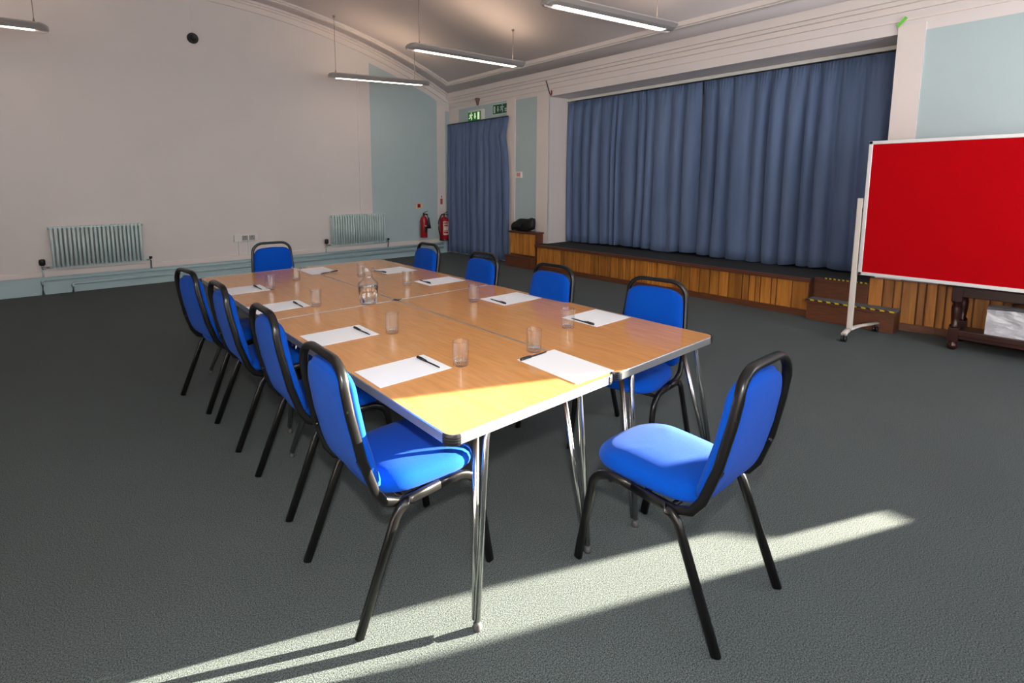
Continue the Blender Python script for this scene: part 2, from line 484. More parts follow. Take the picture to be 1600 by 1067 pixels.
# skirting on the radiator wall: board, ledge and rounded foot
mb = MB()
mb.box((XC, YA - 0.025, 0), (XB - 0.1, YA, 0.15)); mb.box((XC, YA - 0.018, 0.15), (XB - 0.02, YA, 0.24))
struct('baseboard_left', mb, SKIRT)
mb = MB(); mb.bbox((XC, YA - 0.04, 0.24), (XB - 0.02, YA, 0.32), 0.012)
struct('trim_5', mb, TRIMW)

# ------------------------------------------------------------------ heating pipes
def pipe(pts, r, m, label, name='heating_pipe', group=None, cat='pipe'):
    o = MB().tube(pts, r, seg=10, fillet=0.03).build(name, m)
    return tag(o, label, cat, group)
yp = YA - 0.055
pipe([(-1.12, YA - 0.05, 0.0), (-1.12, YA - 0.05, 0.205), (5.5, yp, 0.205)], 0.021, SKIRT, 'upper pale blue heating pipe running along the wall above the skirting')
pipe([(-0.80, YA - 0.06, 0.0), (-0.80, YA - 0.06, 0.125), (5.5, YA - 0.06, 0.125)], 0.021, SKIRT, 'lower pale blue heating pipe running along the skirting near the floor')

# ------------------------------------------------------------------ radiators
def section_mesh():
    mb = MB(); w = 0.0175; d = 0.045
    for y in (-d, 0.0, d):
        mb.tube([(0, y, 0.03), (0, y, 0.555)], 0.0165, 0.013, seg=8, up=(0, 1, 0))
    mb.tube([(0, -d - 0.004, 0.03), (0, d + 0.004, 0.03)], 0.019, 0.022, seg=8)
    mb.tube([(0, -d - 0.004, 0.555), (0, d + 0.004, 0.555)], 0.019, 0.022, seg=8)
    return mb.mesh('section', RADI)
SEC = section_mesh()
def radiator(x0, x1, z0, n, label, vlabel=None):
    t = thing('radiator', label, 'radiator', ((x0 + x1) / 2, YA - 0.085, z0))
    pitch = (x1 - x0) / n; W = x1 - x0
    for i in range(n):
        link('section', SEC, t, (-W / 2 + pitch * (i + 0.5), 0, 0))
    mb = MB().tube([(-W / 2 - 0.03, 0, 0.03), (W / 2 + 0.03, 0, 0.03)], 0.016).tube([(-W / 2 - 0.015, 0, 0.555), (W / 2 + 0.015, 0, 0.555)], 0.016)
    mb.build('header_pipe', RADI, t)
    MB().box((-W / 2 + 0.1, 0.05, 0.1), (-W / 2 + 0.13, 0.084, 0.5)).build('wall_bracket', RADI, t)
    MB().box((W / 2 - 0.13, 0.05, 0.1), (W / 2 - 0.10, 0.084, 0.5)).build('wall_bracket', RADI, t)
    # thermostatic valve at the left, lockshield at the right
    v = MB().tube([(-W / 2 - 0.03, 0, 0.03), (-W / 2 - 0.10, 0, 0.03), (-W / 2 - 0.10, 0, 0.0)], 0.013, fillet=0.02).tube([(-W / 2 - 0.10, 0, 0.03), (-W / 2 - 0.10, 0, 0.06)], 0.016).build('valve', CHROME, t)
    MB().lathe([(0.0, 0.0), (0.022, 0.0), (0.034, 0.012), (0.036, 0.06), (0.030, 0.085), (0, 0.09)], (-W / 2 - 0.10, 0, 0.06), 16).build('valve_knob', BLACKP, v)
    v = MB().tube([(W / 2 + 0.03, 0, 0.03), (W / 2 + 0.085, 0, 0.03), (W / 2 + 0.085, 0.02, -z0 + 0.24)], 0.011, fillet=0.02).build('valve', CHROME, t)
    MB().lathe([(0.0, 0.0), (0.020, 0.0), (0.022, 0.035), (0, 0.04)], (W / 2 + 0.085, 0, 0.04), 12).build('valve_knob', BLACKP, v)
    MB().tube([(-W / 2 - 0.10, 0, 0.0), (-W / 2 - 0.10, 0.02, -z0 + 0.25)], 0.012).build('tail_pipe', RADI, t)
    return t
radiator(-1.00, 0.05, 0.345, 22, 'pale blue column radiator at the left end of the long wall')
radiator(2.97, 4.06, 0.340, 22, 'pale blue column radiator beside the pale blue wall panel')

# ------------------------------------------------------------------ things on the left wall
t = thing('wall_socket', 'white double power socket box low on the left wall', 'socket', (1.505, YA, 0.60))
MB().bbox((-0.185, -0.045, -0.055), (0.185, 0, 0.055), 0.006).build('back_box', WHITEP, t)
for sx in (-0.02, 0.09):
    f = MB().bbox((sx - 0.045, -0.052, -0.04), (sx + 0.045, -0.045, 0.04), 0.003).build('socket_plate', mat('socket_grey', srgb(150, 146, 142), 0.4), t)
    m2 = MB().box((sx - 0.006, -0.054, 0.008), (sx + 0.006, -0.0515, 0.024))
    m2.box((sx - 0.024, -0.054, -0.018), (sx - 0.014, -0.0515, -0.010)); m2.box((sx + 0.014, -0.054, -0.018), (sx + 0.024, -0.0515, -0.010))
    m2.build('pin_holes', BLACKP, f)
MB().box((-0.12, -0.02, -0.33), (-0.10, 0, -0.055)).build('conduit', WHITEP, t)
MB().box((0.03, -0.02, -0.33), (0.05, 0, -0.055)).build('conduit', WHITEP, t)

t = thing('wall_sounder', 'small round black speaker high on the left wall under a thin cable', 'speaker', (0.91, YA, 3.68))
prof = [(0, 0), (0.075, 0), (0.08, 0.015), (0.07, 0.05), (0.045, 0.062), (0.04, 0.05), (0, 0.05)]
mb = MB(); mb.lathe(prof, seg=28)
o = mb.build('housing', BLACKP, t); o.rotation_euler = (PI / 2, 0, 0)
mb = MB(); mb.lathe([(0, 0.052), (0.018, 0.056), (0.02, 0.05)], seg=16)
o = mb.build('lens', mat('dark_lens', srgb(60, 50, 48), 0.15), t); o.rotation_euler = (PI / 2, 0, 0)
MB().box((-0.006, -0.008, 0.07), (0.006, 0, 0.72)).build('cable', TRIMW, t)
tag(MB().bbox((3.60, YA - 0.012, 0.95), (3.625, YA, 3.55), 0.003).build('cable_trunking', TRIMW), 'thin white vertical cable trunking on the left wall above the far radiator', 'trunking')

# ---- fire extinguishers
def extinguisher(x, z, r, h, label, horn):
    t = thing('fire_extinguisher', label, 'fire extinguisher', (x, YA - 0.03 - r, z))
    MB().lathe([(0, 0), (r * 0.92, 0), (r, 0.015), (r, h * 0.80), (r * 0.93, h * 0.87), (r * 0.6, h * 0.94), (0.022, h * 0.97), (0.022, h), (0, h)], seg=24).build('cylinder', RED, t)
    MB().lathe([(r * 1.01, 0.0), (r * 1.02, 0.012), (r * 1.0, 0.03)], seg=24).build('base_ring', BLACKP if not horn else RED, t)
    v = MB().lathe([(0, h), (0.018, h), (0.018, h + 0.045), (0, h + 0.045)], seg=12).build('valve', BLACKP, t)
    MB().tube([(-0.02, 0, h + 0.04), (0.05, -0.01, h + 0.075), (0.09, -0.01, h + 0.085)], 0.009, 0.006, seg=8).tube([(-0.02, 0, h + 0.02), (0.05, -0.01, h + 0.03), (0.10, -0.01, h + 0.015)], 0.009, 0.006, seg=8).build('lever', BLACKP, v)
    MB().box((-0.03, r * 0.9, h * 0.7), (0.03, r + 0.03, h * 0.78)).build('wall_hook', BLACKP, t)
    # label wrapped on the front
    def wrap(a0, a1, z0, z1, rr, m, name, par):
        vs = []; n = 8
        for i in range(n + 1):
            a = a0 + (a1 - a0) * i / n
            for zq in (z0, z1):
                vs.append((rr * math.cos(a), rr * math.sin(a), zq))
        fs = [(2 * i, 2 * i + 2, 2 * i + 3, 2 * i + 1) for i in range(n)]
        return MB().add(vs, fs, True).build(name, m, par)
    ac = -PI / 2 - 0.35
    if horn:
        mb = MB().tube([(0.02, 0, h + 0.02), (0.07, -0.02, h + 0.01), (0.085, -0.03, h - 0.06)], 0.010, seg=8)
        mb.lathe([(0.016, 0.0), (0.030, -0.10), (0.052, -0.22), (0.046, -0.22), (0.0, -0.19)], (0.095, -0.035, h - 0.05), 16)
        mb.build('discharge_horn', BLACKP, t)
        wrap(ac - 0.1, ac + 0.9, h * 0.25, h * 0.50, r * 1.015, BLACKP, 'label', t)
        wrap(ac + 0.1, ac + 0.7, h * 0.50, h * 0.56, r * 1.02, LABELW, 'label', t)
    else:
        MB().tube([(-0.01, 0, h + 0.03), (-0.07, -0.01, h + 0.035), (-r - 0.055, -0.01, h * 0.82), (-r - 0.05, -0.01, h * 0.45), (-r - 0.012, -0.015, h * 0.16), (-r - 0.008, -0.015, h * 0.05)], 0.011, seg=8, fillet=0.06).build('hose', BLACKP, t)
        lb = wrap(ac - 0.45, ac + 0.85, h * 0.24, h * 0.78, r * 1.015, LABELW, 'label', t)
        for q, (a, b) in enumerate(((0.30, 0.38), (0.41, 0.44), (0.56, 0.575), (0.60, 0.66), (0.69, 0.75))):
            wrap(ac - 0.35 + 0.1 * (q % 2), ac + 0.65, h * a, h * b, r * 1.025, RED, 'print', lb)
    return t
extinguisher(4.975, 0.375, 0.072, 0.46, 'slim red fire extinguisher with a black horn on the blue wall panel', True)
extinguisher(5.47, 0.285, 0.098, 0.52, 'larger red fire extinguisher with black hose and pale label beside the door curtain', False)
t = thing('fire_sign', 'small cream and red sign above the slim fire extinguisher', 'sign', (4.92, YA, 1.03))
MB().bbox((-0.08, -0.01, -0.05), (0.10, 0, 0.05), 0.003).build('sign_plate', CREAM, t)
MB().box((-0.035, -0.012, -0.035), (0.035, -0.009, 0.04)).build('sign_print', RED, t)
t = thing('fire_sign', 'narrow red and white sign above the fire extinguisher with the hose', 'sign', (5.48, YA - 0.012, 1.12))
MB().bbox((-0.03, -0.008, -0.15), (0.035, 0, 0.13), 0.002).build('sign_plate', WHITEP, t)
MB().box((-0.025, -0.010, -0.07), (0.030, -0.007, 0.05)).box((-0.005, -0.010, 0.07), (0.018, -0.007, 0.11)).build('sign_print', mat('sign_dull_red', srgb(175, 60, 45), 0.5), t)

# ------------------------------------------------------------------ things on the stage wall
# lit exit sign box: running man, arrow and door
def rot_to_wall(t):  # local x -> -y (to the right in the picture), local y -> into the wall
    t.rotation_euler = (0, 0, -PI / 2)
def quadstrip(mb, pts, y0, y1):
    mb.prism(pts, lambda p: (p[0], y0, p[1]), lambda p: (p[0], y1, p[1]))
def man(mb, cx, cz, s, y0, y1):
    def P(l): return [(cx + a * s, cz + b * s) for a, b in l]
    quadstrip(mb, P([(math.cos(k * PI / 4) * 0.09 + 0.10, math.sin(k * PI / 4) * 0.09 + 0.42) for k in range(8)]), y0, y1)
    for l in ([(-0.06, 0.02), (0.10, -0.02), (0.16, 0.28), (0.0, 0.30)], [(-0.06, 0.05), (0.04, 0.0), (-0.10, -0.18), (-0.38, -0.22), (-0.38, -0.13), (-0.17, -0.10)],
              [(0.0, 0.0), (0.12, 0.0), (0.26, -0.20), (0.16, -0.44), (0.06, -0.40), (0.13, -0.20)], [(0.10, 0.28), (0.16, 0.22), (0.28, 0.12), (0.40, 0.18), (0.37, 0.25), (0.28, 0.21)],
              [(0.0, 0.30), (0.05, 0.22), (-0.15, 0.20), (-0.22, 0.05), (-0.30, 0.08), (-0.20, 0.28)]):
        quadstrip(mb, P(l), y0, y1)
def arrow_down(mb, cx, cz, s, y0, y1):
    quadstrip(mb, [(cx - 0.09 * s, cz + 0.4 * s), (cx + 0.09 * s, cz + 0.4 * s), (cx + 0.09 * s, cz - 0.02 * s), (cx - 0.09 * s, cz - 0.02 * s)], y0, y1)
    quadstrip(mb, [(cx - 0.22 * s, cz - 0.02 * s), (cx + 0.22 * s, cz - 0.02 * s), (cx, cz - 0.4 * s)], y0, y1)
t = thing('exit_sign', 'lit green exit sign box with running man above the door curtain', 'exit sign', (XB, 6.87, 2.81)); rot_to_wall(t)
MB().bbox((-0.20, -0.07, -0.10), (0.24, 0, 0.12), 0.008).build('housing', WHITEP, t)
MB().bbox((-0.20, -0.074, -0.095), (0.19, -0.068, 0.085), 0.002).build('green_panel', GREENLIT, t)
mb = MB(); man(mb, -0.11, -0.005, 0.16, -0.078, -0.073); mb.build('running_man', WHITELIT, t)
mb = MB(); arrow_down(mb, 0.02, 0.0, 0.15, -0.078, -0.073); mb.build('arrow', WHITELIT, t)
MB().box((0.10, -0.078, -0.07), (0.155, -0.073, 0.07)).build('door_symbol', WHITELIT, t)
t = thing('fire_exit_notice', 'unlit flat green exit notice with white border right of the lit exit sign', 'exit sign', (XB, 6.145, 2.88)); rot_to_wall(t)
MB().bbox((-0.26, -0.012, -0.10), (0.25, 0, 0.10), 0.003).build('sign_plate', SIGNW, t)
MB().box((-0.235, -0.015, -0.085), (0.23, -0.011, 0.085)).build('green_panel', GREEN, t)
MB().box((-0.21, -0.018, -0.065), (-0.165, -0.0145, 0.06)).build('door_symbol', SIGNW, t)
mb = MB(); arrow_down(mb, -0.09, 0.0, 0.14, -0.018, -0.0145); mb.build('arrow', SIGNW, t)
mb = MB(); man(mb, 0.02, 0.0, 0.15, -0.018, -0.0145); mb.build('running_man', SIGNW, t)
MB().box((0.10, -0.018, -0.055), (0.20, -0.0145, -0.035)).box((0.10, -0.018, -0.02), (0.18, -0.0145, 0.0)).build('print', SIGNW, t)
# little bell-shaped detector above the lit sign
t = thing('wall_detector', 'small brownish detector with pointed base above the lit exit sign', 'detector', (XB, 6.80, 3.10)); rot_to_wall(t)
mb = MB(); mb.lathe([(0, 0.055), (0.045, 0.05), (0.05, 0.03), (0.035, -0.02), (0.018, -0.09), (0, -0.09)], (0, -0.05, 0), 14)
mb.build('housing', mat('brown_plastic', srgb(120, 84, 78), 0.5), t)
MB().box((-0.03, -0.02, -0.03), (0.03, 0, 0.05)).build('bracket', WHITEP, t)
t = thing('alarm_call_point', 'small pink and white switch box on the blue wall strip beside the door curtain', 'switch', (XB, 5.645, 1.645)); rot_to_wall(t)
MB().bbox((-0.075, -0.035, -0.055), (0.075, 0, 0.055), 0.006).build('back_box', WHITEP, t)
MB().bbox((-0.04, -0.040, -0.03), (0.055, -0.033, 0.035), 0.003).build('button_plate', PINKP, t)
# dangling cable with a red plug beside the stage opening
t = thing('dangling_cable', 'short black cable with a red end hooked at the stage opening corner', 'cable', (XB - 0.02, 4.95, 3.0))
MB().tube([(-0.01, 0.05, 0.235), (-0.02, 0.0, 0.13), (-0.02, -0.035, 0.03), (-0.02, -0.075, -0.04)], 0.008, seg=8, fillet=0.03).build('cable', BLACKP, t)
MB().tube([(-0.02, -0.075, -0.045), (-0.02, -0.10, -0.03), (-0.02, -0.10, 0.03)], 0.013, seg=8, fillet=0.02).build('plug', mat('dull_red_plastic', srgb(165, 45, 45), 0.5), t)
mb = MB().box((-0.014, -0.003, -0.05), (0.014, 0.003, 0.05))
o = tag(mb.build('green_tape', GTAPE), 'scrap of bright green tape above the right corner of the stage opening', 'tape')
o.location = (XB - 0.025, 0.225, 3.06); o.rotation_euler = (0, 0, PI / 2)
o.rotation_euler = Matrix(((0, -1, 0), (math.cos(R(40)), 0, -math.sin(R(40))), (math.sin(R(40)), 0, math.cos(R(40))))).to_euler()

# ------------------------------------------------------------------ curtains
def curtain(name, x, ya, yb, z0, z1, folds, amp, seed, label, cat='curtain', group=None, edge=None, top_pl=60, head=0.07, mat_=CURT):
    rnd = random.Random(seed)
    N = int(folds * 20); K = 16
    ph = []; p = 0.0
    wts = [rnd.uniform(0.5, 1.7) for _ in range(folds + 1)]
    for i in range(N + 1):
        u = i / N * folds
        k = min(folds - 1, int(u)); 
        ph.append((u, k))
    am = [rnd.uniform(0.55, 1.15) for _ in range(folds + 2)]
    # fold widths vary
    cum = [0]
    for k in range(folds): cum.append(cum[-1] + wts[k])
    tot = cum[-1]
    drift = [rnd.uniform(-1, 1) for _ in range(folds + 2)]
    hem = [rnd.uniform(-0.012, 0.03) for _ in range(folds + 2)]
    vs = []
    for side in (0, 1):
        for j in range(K + 1):
            tz = j / K
            zt = z0 + (z1 - z0) * tz
            for i, (u, k) in enumerate(ph):
                f = u - k
                y = ya + (yb - ya) * (cum[k] + wts[k] * f) / tot
                lo = 1 - tz
                a = amp * (am[k] * (1 - f) + am[k + 1] * f) * (0.45 + 0.55 * min(1, lo * 2.5))
                dd = min(f, 1 - f)
                wave = 0.75 - 1.5 * math.exp(-(dd / 0.13) ** 2) + 0.25 * math.cos(2 * PI * (f - 0.5) * (1 + 0.25 * drift[k]))
                d = drift[k] * (1 - f) + drift[k + 1] * f
                y += d * 0.035 * math.sin(lo * PI * 0.9) * (1 if 0 < i < N else 0)
                xx = x - a * wave - 0.012 * math.sin(3.3 * lo + d * 3)
                if tz > 1 - head / (z1 - z0) * 3:
                    q = (tz - (1 - head / (z1 - z0) * 3)) / (head / (z1 - z0) * 3)
                    pl = 0.010 * math.sin(2 * PI * top_pl * i / N)
                    xx = xx * (1 - q) + (x + 0.3 * (xx - x) + pl) * q
                zz = zt + (hem[k] * (1 - f) + hem[k + 1] * f) * max(0, 1 - tz * 4)
                if edge: y = edge(y, tz, ya, yb)
                vs.append((xx + side * 0.006, y, zz))
    fs = []; W = N + 1; H = (K + 1) * W
    for s in (0, 1):
        for j in range(K):
            for i in range(N):
                a = s * H + j * W + i
                fs.append((a, a + 1, a + W + 1, a + W))
    for j in range(K):
        for i in (0, N):
            a = j * W + i; fs.append((a, a + W, a + W + H, a + H))
    for i in range(N):
        for j in (0, K):
            a = j * W + i; fs.append((a, a + 1, a + 1 + H, a + H))
    o = MB().add(vs, fs, True).build(name, mat_)
    return tag(o, label, cat, group)
XCU = 6.20
curtain('stage_curtain', XCU, 4.93, 2.50, 0.455, 2.885, 13, 0.064, 3, 'left half of the long blue stage curtains, left of the centre gap')
curtain('stage_curtain', XCU, 2.485, 0.26, 0.455, 2.885, 11, 0.070, 11, 'right half of the long blue stage curtains, behind the red board')
def door_edge(y, tz, ya, yb):
    # the right-hand edge swings in below the heading
    u = (y - ya) / (yb - ya)
    if tz > 0.55:
        s = max(0.0, 1 - abs((tz - 0.88) / 0.10)) * 0.5 + max(0, min(1, (tz - 0.55) / 0.3)) * 0.5 * (1 if tz < 0.9 else max(0, (1 - tz) / 0.1))
        y += u ** 2 * 0.12 * s
    return y
curtain('door_curtain', XB - 0.09, 7.76, 5.86, 0.02, 2.70, 12, 0.045, 21, 'full-length blue curtain over the exit door in the corner', edge=door_edge, top_pl=40)
t = thing('curtain_track', 'pale curtain rail under the top of the stage opening', 'curtain rail', (XCU, 2.59, 2.90))
MB().bbox((-0.03, -2.33, 0.0), (0.01, 2.34, 0.045), 0.006).build('rail', WHITEP, t)
for y in (-2.0, -1.0, 0.0, 1.0, 2.0):
    MB().box((-0.015, y - 0.01, 0.04), (0.0, y + 0.01, 0.052)).build('bracket', WHITEP, t)
t = thing('curtain_track', 'narrow rail carrying the door curtain in the corner', 'curtain rail', (XB - 0.09, 6.81, 2.70))
MB().bbox((-0.008, -0.94, 0.0), (0.012, 0.94, 0.02), 0.004).build('rail', BLACKP, t)
MB().box((0.0, -0.6, 0.004), (0.09, -0.58, 0.016)).build('bracket', BLACKP, t)
MB().box((0.0, 0.6, 0.004), (0.09, 0.62, 0.016)).build('bracket', BLACKP, t)

# ------------------------------------------------------------------ stage
ZS = 0.44
st = thing('stage', 'low carpeted stage with a front of stained vertical boards', 'stage', (5.6, 2.6, 0))
def L(p): return (p[0] - 5.6, p[1] - 2.6)
outline = [(5.50, 4.99), (5.50, 0.77), (5.62, 0.77), (5.62, 0.285), (5.72, 0.285), (5.72, 0.26), (7.55, 0.26), (7.55, 4.925), (5.72, 4.925), (5.72, 4.99)]
def slab(pts, z0, z1, name, m, parent):
    mb = MB(); q = [L(p) for p in pts]
    mb.prism(q, lambda p: (p[0], p[1], z0), lambda p: (p[0], p[1], z1))
    return mb.build(name, m, parent)
slab([(5.53, 4.97), (5.53, 0.79), (5.65, 0.79), (5.65, 0.26), (7.55, 0.26), (7.55, 4.92), (5.715, 4.92), (5.715, 4.97)], 0.0, ZS - 0.03, 'carcass', DARKW, st)
slab(outline, ZS - 0.028, ZS, 'carpet_top', SCARPET, st)
# edging in dark wood
e = MB(); e.bbox((5.47 - 5.6, 0.77 - 2.6, ZS - 0.045), (5.505 - 5.6, 5.0 - 2.6, ZS + 0.001), 0.006)
e.build('edging', NOSE, st)
def plank_run(p0, p1, z0, z1, parent, thick=0.014, seed=5, wmin=0.07, wmax=0.15):
    rnd = random.Random(seed)
    d = Vector((p1[0] - p0[0], p1[1] - p0[1], 0)); Ltot = d.length; d.normalize()
    ang = math.atan2(d.y, d.x); s = 0.0
    while s < Ltot - 0.02:
        wd = rnd.choice([wmin * 0.8, wmin * 1.1, wmax * 0.8, wmax * 1.1, wmax * 0.9])
        wd = min(wd, Ltot - s)
        if Ltot - s - wd < wmin * 0.5: wd = Ltot - s
        off = rnd.uniform(0, 0.007)
        mb = MB().bbox((0.0045, -thick - off, 0), (wd - 0.0045, 0.006, z1 - z0), 0.007)
        o = mb.build('plank', PLANK, parent)
        px = parent.location
        o.location = (p0[0] + d.x * s - px[0], p0[1] + d.y * s - px[1], z0)
        o.rotation_euler = (0, 0, ang)
        s += wd
plank_run((5.525, 4.985), (5.525, 0.79), 0.075, ZS - 0.045, st)
plank_run((5.645, 0.28), (5.695, -0.26), 0.075, 0.50, st, seed=9, wmin=0.08, wmax=0.11)
MB().box((5.702 - 5.6, -1.6 - 2.6, 0), (5.722 - 5.6, 0.28 - 2.6, 0.50)).box((5.655 - 5.6, 0.0 - 2.6, 0), (5.722 - 5.6, 0.28 - 2.6, 0.50)).build('carcass', DARKW, st)
plank_run((5.695, -0.26), (5.705, -1.60), 0.075, 0.50, st, seed=19, wmin=0.08, wmax=0.12)
MB().bbox((5.68 - 5.6, -1.6 - 2.6, 0.50), (5.722 - 5.6, -0.26 - 2.6, 0.515), 0.003).build('edging', NOSE, st)
MB().bbox((5.685 - 5.6, -1.6 - 2.6, 0.0), (5.722 - 5.6, -0.27 - 2.6, 0.075), 0.003).build('skirting', DARKW, st)
MB().bbox((5.515 - 5.6, 0.79 - 2.6, 0), (5.53 - 5.6, 4.985 - 2.6, 0.075), 0.004).build('skirting', DARKW, st)
mb = MB(); q = [L(p) for p in [(5.64, 0.0), (5.70, -0.27), (5.715, -0.27), (5.70, 0.0)]]
mb.prism(q, lambda p: (p[0], p[1], 0), lambda p: (p[0], p[1], 0.075)); mb.build('skirting', DARKW, st)
# steps cut into the stage
sp = thing('stage_steps', 'brown carpeted steps with yellow and black edge tape, cut into the stage front', 'steps', (5.5, 0.385, 0))
def hazard(parent, x, z, y0, y1):
    n = 20; wd = (y1 - y0) / n
    mb = MB(); mk = MB()
    for i in range(n):
        a = y0 + i * wd
        sl = 0.6 * wd
        q = [(x, a, z), (x + 0.0, a + wd, z), (x + 0.035, a + wd + sl if i < n - 1 else a + wd, z), (x + 0.035, a + sl, z)]
        tgt = mb if i % 2 == 0 else mk
        if True: tgt.box((x - 0.0095, a, z - 0.008), (x - 0.0065, a + wd, z + 0.0025))
        tgt.add([(p[0] - 0.009, p[1], z) for p in q] + [(p[0] - 0.009, p[1], z + 0.0025) for p in q], [(0, 3, 2, 1), (4, 5, 6, 7), (0, 1, 5, 4), (1, 2, 6, 5), (2, 3, 7, 6), (3, 0, 4, 7)])
    o = mk.build('hazard_tape', BLK, parent); mb.build('yellow_stripes', YEL, o)
MB().bbox((-0.08, -0.385, 0), (0.115, 0.385, 0.195), 0.004).build('riser', DARKW, sp)
MB().bbox((-0.10, -0.395, 0.195), (0.12, 0.395, 0.222), 0.006).build('tread', mat('step_carpet', srgb(104, 110, 114), 0.95, noise=0.12, nscale=120, bump=0.3, bscale=200), sp)
MB().bbox((-0.105, -0.40, 0.190), (-0.085, 0.40, 0.224), 0.004).build('edging', NOSE, sp)
MB().bbox((0.12, -0.105, 0.222), (0.14, 0.385, 0.435), 0.004).build('riser', DARKW, sp)
MB().bbox((0.095, -0.11, 0.405), (0.122, 0.385, 0.446), 0.004).build('edging', NOSE, sp)
hazard(sp, -0.098, 0.2225, -0.385, 0.385); hazard(sp, 0.099, 0.446, -0.10, 0.30)

# box steps at the left end of the stage
bx_ = thing('step_box', 'tall stained wooden box step between the door curtain and the stage', 'step', (5.58, 5.34, 0))
MB().bbox((-0.06, -0.32, 0.0), (0.135, 0.32, 0.605), 0.004).build('carcass', DARKW, bx_)
plank_run((5.515, 5.655), (5.515, 5.025), 0.225, 0.60, bx_, seed=4, wmin=0.10, wmax=0.14)
MB().bbox((-0.10, -0.34, 0.605), (0.14, 0.335, 0.635), 0.006).build('top', NOSE, bx_)
MB().bbox((-0.19, -0.335, 0.0), (-0.065, 0.32, 0.18), 0.004).build('lower_step', DARKW, bx_)
MB().bbox((-0.20, -0.34, 0.18), (-0.065, 0.325, 0.20), 0.005).build('lower_tread', NOSE, bx_)
# black bag on it
t = thing('black_bag', 'crumpled black holdall on the tall wooden box step', 'bag', (5.60, 5.42, 0.636))
bm = bmesh.new()
bmesh.ops.create_icosphere(bm, subdivisions=4, radius=1.0)
rb = random.Random(3)
from mathutils import noise as mn
for v in bm.verts:
    c = v.co.copy()
    yy = c.y
    h = 0.14 + 0.15 * (0.5 - 0.5 * yy)        # taller towards the stage
    x = math.copysign(abs(c.x) ** 0.7, c.x) * 0.09
    y = math.copysign(abs(c.y) ** 0.75, c.y) * 0.285
    z = (math.copysign(abs(c.z) ** 0.7, c.z) * 0.5 + 0.5) * h
    dn = mn.noise(Vector((c.x * 1.6, c.y * 2.2, c.z * 1.6)) + Vector((5, 1, 2))) * 0.04
    v.co = Vector((x, y, max(0.0, z + dn * (1 if z > 0.02 else 0))))
me = bpy.data.meshes.new('body'); bm.to_mesh(me); bm.free()
for p_ in me.polygons: p_.use_smooth = True
me.materials.append(BAGM); link('body', me, t)
MB().tube([(-0.085, 0.05, 0.12), (-0.115, 0.02, 0.17), (-0.12, -0.03, 0.06), (-0.10, -0.05, 0.14)], 0.009, seg=8, fillet=0.03).build('strap', BAGM, t)
MB().tube([(-0.05, -0.12, 0.21), (-0.03, 0.0, 0.20), (-0.02, 0.14, 0.145)], 0.006, seg=8).build('zip', mat('dark_zip', srgb(60, 60, 60), 0.3), t)

# ------------------------------------------------------------------ red display board on its stand
t = thing('display_board', 'large red felt display board in a white frame on a wheeled stand', 'display board', (4.90, -0.65, 0))
ya, yb, za, zb = 0.85, -0.85, 0.632, 1.862
MB().box((-0.012, yb + 0.02, za + 0.02), (0.012, ya - 0.02, zb - 0.02)).build('felt_panel', REDFELT, t)
for a, b in (((-0.018, yb, za), (0.018, ya, za + 0.03)), ((-0.018, yb, zb - 0.03), (0.018, ya, zb)), ((-0.018, yb, za), (0.018, yb + 0.03, zb)), ((-0.018, ya - 0.03, za), (0.018, ya, zb))):
    MB().bbox(a, b, 0.004).build('frame_bar', BOARDF, t)
for y, s in ((ya + 0.030, 1), (yb - 0.030, -1)):
    MB().bbox((-0.016, y - 0.022, 0.085), (0.02, y + 0.022, 1.345), 0.006).build('upright', STANDM, t)
    MB().bbox((-0.012, min(y, y - s * 0.03), 1.22), (0.012, max(y, y - s * 0.03), 1.26), 0.003).build('clamp', BLACKP, t)
    f = MB().tube([(-0.02, y, 0.095), (-0.12, y + 0.0, 0.085), (-0.15, y, 0.07)], 0.026, 0.016, seg=10, fillet=0.04).tube([(-0.02, y, 0.095), (0.15, y - 0.03, 0.105), (0.52, y - 0.10, 0.085)], 0.024, 0.014, seg=10, fillet=0.08).build('foot', STANDM, t)
    for cx_, cy_ in ((-0.14, y), (0.49, y - 0.095)):
        mb = MB().tube([(cx_, cy_ - 0.02, 0.028), (cx_, cy_ - 0.005, 0.028)], 0.028, seg=16).tube([(cx_, cy_ + 0.005, 0.028), (cx_, cy_ + 0.02, 0.028)], 0.028, seg=16)
        mb.tube([(cx_, cy_, 0.03), (cx_, cy_, 0.075)], 0.010, seg=8)
        mb.build('castor', BLACKP, t)

# ------------------------------------------------------------------ dark table behind the board
t = thing('side_table', 'dark mahogany table with turned legs standing behind the red board', 'table', (5.44, -1.10, 0))
MB().bbox((-0.26, -0.72, 0.575), (0.26, 0.72, 0.61), 0.008).build('tabletop', MAHOG, t)
MB().bbox((-0.20, -0.64, 0.485), (0.22, 0.66, 0.575), 0.004).build('apron', MAHOG, t)
for sx in (-0.19, 0.20):
    for sy in (-0.62, 0.64):
        mb = MB().lathe([(0, 0), (0.022, 0), (0.038, 0.02), (0.040, 0.045), (0.026, 0.065), (0.030, 0.08)], (sx, sy, 0), 14)
        mb.bbox((sx - 0.036, sy - 0.036, 0.08), (sx + 0.036, sy + 0.036, 0.20), 0.005)
        mb.lathe([(0.030, 0.20), (0.038, 0.215), (0.024, 0.235), (0.030, 0.30), (0.034, 0.38), (0.026, 0.42), (0.036, 0.43), (0.036, 0.44)], (sx, sy, 0), 14)
        mb.bbox((sx - 0.036, sy - 0.036, 0.44), (sx + 0.036, sy + 0.036, 0.575), 0.005)
        mb.build('leg', MAHOG, t)
MB().bbox((-0.20, -0.60, 0.10), (0.20, 0.62, 0.145), 0.006).build('shelf', MAHOG, t)
MB().bbox((-0.215, -0.60, 0.13), (-0.19, 0.62, 0.185), 0.006).build('rail', MAHOG, t)
